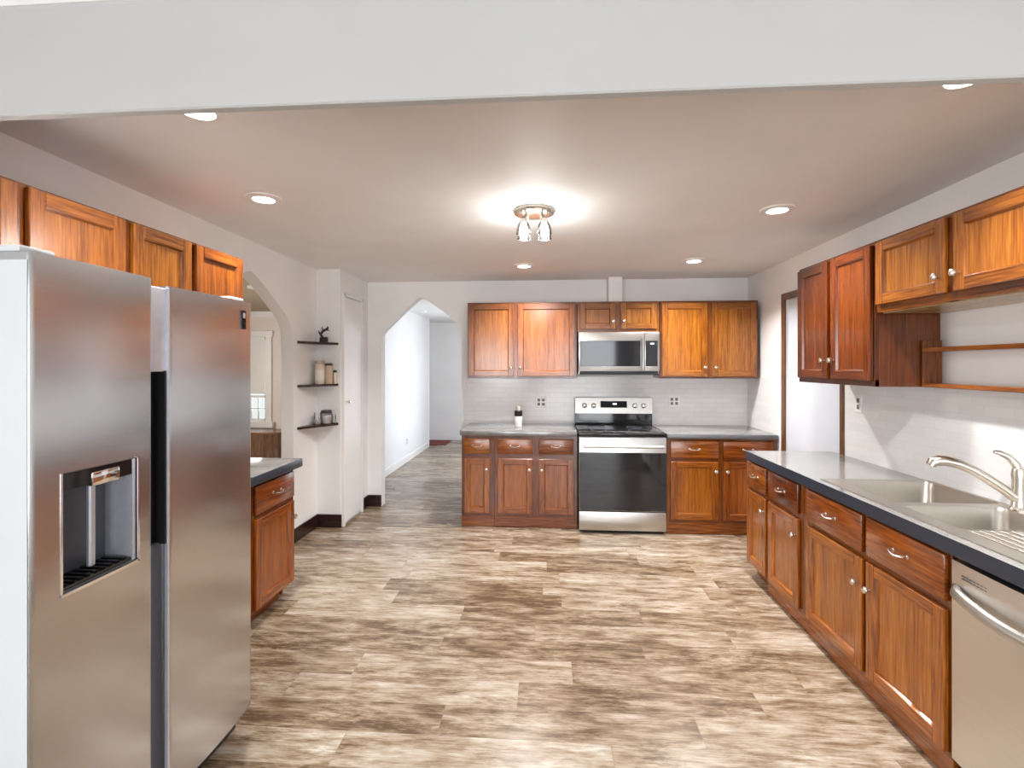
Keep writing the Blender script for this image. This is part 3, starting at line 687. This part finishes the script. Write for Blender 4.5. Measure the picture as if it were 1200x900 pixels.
P = [(-.005, .0, .045), (-.05, .012, .085), (-.105, .026, .128), (-.16, .04, .165), (-.205, .052, .186), (-.245, .062, .196), (-.275, .07, .196), (-.295, .075, .188), (-.302, .077, .172)]
MB().tube(P, [.020, .020, .0205, .021, .0215, .0225, .0235, .022, .019], seg=14).build('spout', M_NICK, t)
MB().tube([(0, 0, .17), (-.012, .002, .20), (-.035, .008, .228), (-.065, .014, .243), (-.085, .018, .247)], [.018, .016, .0145, .012, .007], seg=12, flat=.8).build('lever', M_NICK, t)

# ================================================================ WALL RACK (right), SHELVES (corner)
t = thing('spice_rack', 'open oak wall rack with two narrow shelves under the short wall cabinet', 'shelf', (XR-.009, 2.77, 1.428), R)
MB().box(.004, .018, -.095, 0, 0, .245, 0, .002).build('end_board', W_V, t, (.8, .65, .6))
for z in (0, .185): MB().box(.018, 1.04, -.10, 0, z, z+.022, 0, .002).build('shelf', W_H, t, (1.05, 1, .9))
MB().box(1.04, 1.054, -.095, 0, 0, .245, 0, .002).build('end_board', W_V, t, (.8, .65, .6))

SHZ = (1.735, 1.347, .975)
for z, lab in zip(SHZ, ('dark floating corner shelf, the highest, under the black twig ornament', 'dark floating corner shelf, the middle one, under the tan canisters', 'dark floating corner shelf, the lowest, under the glass jars')):
    m = MB().poly([(XL+.001, 4.205, z), (XJ-.02, YJ-.001, z), (XL+.001, YJ-.001, z)], (0, 0, .022))
    tag(m.build('corner_shelf', W_DK), lab, 'shelf', 'dark corner shelves')
# twig ornament
oz = SHZ[0]+.022
t = thing('ornament', 'small black twig ornament on a block on the highest corner shelf', 'ornament', (-2.085, 4.50, oz))
MB().box(-.035, .035, -.02, .02, 0, .05, 0, .006).build('block', M_PLANT, t)
tw = MB().tube([(-.012, 0, .045), (-.03, 0, .075), (-.01, 0, .105), (.02, 0, .12), (.04, 0, .135), (.035, 0, .15)], [.012, .013, .012, .012, .010, .004], seg=8)
tw.tube([(-.028, 0, .075), (-.045, 0, .09), (-.05, .004, .11)], [.009, .007, .003], seg=8).tube([(.02, 0, .12), (.05, .005, .112)], [.009, .004], seg=8)
tw.tube([(.0, 0, .112), (-.02, 0, .135), (-.01, 0, .15)], [.007, .005, .002], seg=8)
tw.build('twig', M_PLANT, t)
# canisters on the middle shelf
oz = SHZ[1]+.022
def canister(label, x, y, r, h, body, lid, lidh, lab=None, z=oz, glass=False):
    t = thing('canister', label, 'jar', (x, y, z), 0, None)
    MB().lathe([(r*.94, 0), (r, .006), (r, h-.012), (r*.9, h)], seg=20).build('body', body, t)
    MB().lathe([(r*.97, h), (r*1.0, h+.004), (r*.98, h+lidh), (r*.5, h+lidh+.003)], seg=20).build('lid', lid, t)
    if lab: MB().lathe([(r*1.015, h*.2), (r*1.015, h*.72)], seg=20, cap=False).build('paper_label', lab, t)
    return t
canister('tall cream canister with a pale label on the middle corner shelf', -2.112, 4.475, .043, .185, M_JAR2, M_LIDG, .03, M_LABEL)
canister('thin grey-capped bottle tucked between the two large canisters', -2.105, 4.545, .02, .15, M_JAR2, M_LIDG, .02)
canister('tan canister with a dark lid on the middle corner shelf', -2.045, 4.515, .036, .17, M_JAR, M_LID, .018)
canister('small short bottle with a dark cap beside the dark lidded tan canister', -2.0, 4.552, .016, .105, M_JAR2, M_LID, .02)
oz = SHZ[2]+.022
def glass_jar(label, x, y, r, h, fill, lid=None):
    t = thing('glass_jar', label, 'jar', (x, y, oz))
    MB().lathe([(r*.92, 0), (r, .006), (r, h-.004), (r*.96, h)], seg=24, cap=False).lathe([(r*.92, 0), (r*.92, .002)], seg=24).build('glass', M_JGLASS, t)
    MB().lathe([(r*.9, .003), (r*.965, .008), (r*.965, h*fill), (r*.5, h*fill+.003)], seg=20).build('contents', M_CERAM, t)
    if lid: MB().lathe([(r*1.03, h-.002), (r*1.06, h+.004), (r*1.06, h+.022), (r*.9, h+.026)], seg=24).build('lid', lid, t)
glass_jar('small open glass tumbler on the lowest corner shelf', -2.125, 4.46, .032, .105, .4)
glass_jar('wide glass jar with a black lid on the lowest corner shelf', -2.065, 4.51, .046, .10, .8, M_LID)
glass_jar('tiny clear glass behind the black lidded jar', -2.01, 4.553, .018, .075, .3)

# ================================================================ SHAKER ON THE BACK COUNTER
t = thing('pepper_shaker', 'white shaker with a black grip and clear top standing on the back counter', 'shaker', (-.29, 5.03, .920))
MB().lathe([(.036, 0), (.038, .004), (.038, .108), (.034, .112)]).build('body', M_CERAM, t)
MB().lathe([(.039, .106), (.041, .110), (.041, .158), (.036, .165)]).build('grip', M_BLK2, t)
MB().lathe([(.033, .164), (.030, .19), (.020, .206), (.006, .212)]).build('cap', M_LIDG, t)

# ================================================================ OUTLETS
def outlet(label, loc, rot, gangs=2):
    t = thing('wall_outlet', label, 'outlet', loc, rot, 'white wall outlets')
    hw = .058 if gangs == 2 else .036
    MB().box(-hw, hw, -.006, 0, -.058, .058, 0, .003).build('plate', M_PLATE, t)
    for gx in ([-.024, .024] if gangs == 2 else [0]):
        for gz in (-.022, .022):
            MB().box(gx-.014, gx+.014, -.0075, -.004, gz-.015, gz+.015, 0, .004).build('receptacle', M_SLOT, t)
outlet('white double outlet on the tile between the shaker and the range', (sx(-.062), YB-.0085, 1.15), 0)
outlet('white double outlet on the tile above the empty corner countertop', (sx(1.303), YB-.0085, 1.165), 0)
outlet('single white outlet beside the brown door casing above the sink counter', (XR-.0085, 3.45, 1.287), R, 1)
outlet('single white outlet low on the hall wall seen through the arch', (HX+.0005, 7.75, .33), Lr, 1)

# ================================================================ LAMPS
def ceil_at(px, py):
    f, cx, cy = 580., 600., 428.; tt = 41/580.; c = 1/math.hypot(1, tt); s = tt*c
    u = (px-cx)/f; v = (py-cy)/f; r = (c*u-s, s*u+c, -v); y = 3.
    for _ in range(8): k = (zc(y)-H)/r[2]; y = r[1]*k
    return r[0]*k, y, zc(y)
def downlight(label, x, y, power=1.0):
    z = zc(y)
    t = thing('recessed_light', label, 'light', (x, y, z), 0, 'recessed ceiling lights')
    MB().lathe([(.058, -.012), (.062, -.006), (.092, -.006), (.094, -.001), (.094, .004)], seg=32, cap=False).build('trim_ring', M_TRIM, t)
    MB().lathe([(.060, -.008), (.060, -.004)], seg=32).build('lens', M_LENS, t)
    d = bpy.data.lights.new('lamp', 'AREA'); d.shape = 'DISK'; d.size = .11; d.energy = SPOT_W*power; d.spread = math.radians(132); d.color = (1, .985, .965)
    o = bpy.data.objects.new('lamp', d); o.location = (0, 0, -.03); o.parent = t; COL.objects.link(o)
downlight('recessed ceiling light over the fridge and side arch', *ceil_at(309, 232)[:2], .55)
downlight('recessed ceiling light over the sink counter edge', *ceil_at(911, 245)[:2], .8)
downlight('recessed ceiling light before the corner base cabinet beyond the range', *ceil_at(813, 305)[:2], 1.1)
downlight('recessed ceiling light behind the clustered ceiling lamp', *ceil_at(614, 311)[:2], 1.0)
downlight('recessed ceiling light half hidden by the header near the fridge', *ceil_at(232, 128)[:2], .75)
downlight('recessed ceiling light half hidden by the header near the short wall cabinet', *ceil_at(1133, 88)[:2], .9)
lx, ly, lz = ceil_at(626, 247)
t = thing('ceiling_lamp', 'flush clustered ceiling lamp with glass shades and bright bulbs', 'light', (lx, ly, lz))
MB().lathe([(.125, .003), (.125, -.012), (.118, -.022), (.10, -.028), (.03, -.032)], seg=36).build('canopy', M_NICK, t)
for k in range(4):
    a = PI/4+k*PI/2; c_, s_2 = math.cos(a), math.sin(a)
    arm = MB().tube([(c_*.06, s_2*.06, -.026), (c_*.075, s_2*.075, -.055), (c_*.085, s_2*.085, -.07)], .010, seg=10)
    arm.lathe([(.02, -.066), (.022, -.082), (.018, -.088)], (c_*.085, s_2*.085, 0), seg=16)
    ao = arm.build('arm', M_NICK, t)
    MB().lathe([(.024, -.082), (.034, -.10), (.042, -.13), (.044, -.155)], (c_*.085, s_2*.085, 0), seg=24, cap=False).build('shade', M_SHADE, ao)
    MB().lathe([(.010, -.088), (.020, -.108), (.022, -.12), (.016, -.136), (.004, -.143)], (c_*.085, s_2*.085, 0), seg=16).build('bulb', M_BULB, ao)
    d = bpy.data.lights.new('bulb_light', 'POINT'); d.energy = BULB_W*2; d.shadow_soft_size = .025; d.color = (1, .98, .95)
    o = bpy.data.objects.new('bulb_light', d); o.location = (c_*.085, s_2*.085, -.165); o.parent = t; COL.objects.link(o)

# ================================================================ SEEN THROUGH THE ARCHES
t = tag(MB().lathe([(.06, 0), (.06, -.02), (.05, -.03), (.02, -.033)], seg=24).build('smoke_detector', M_PLATE, loc=(-2.0, 7.9, 2.4195)), 'small round white detector on the hall ceiling through the arch', 'smoke detector')
tag(MB().box(-2.62, -1.95, 9.42, 10.02, .0, .012, 0, .004).build('doormat', M_MAT), 'dark red mat on the hall floor at the far end', 'mat')
t = thing('chest', 'brown wooden chest under the dining room window seen through the side arch', 'chest', (-4.75, 7.92, 0))
MB().box(-.55, .55, -.45, 0, .06, .46, 0, .004).box(-.5, -.44, -.43, -.02, 0, .06).box(.44, .5, -.43, -.02, 0, .06).build('body', W_CHEST, t)
MB().box(-.57, .57, -.47, 0, .46, .49, 0, .004).build('lid', W_CHEST, t, (1.5, 1.4, 1.3))
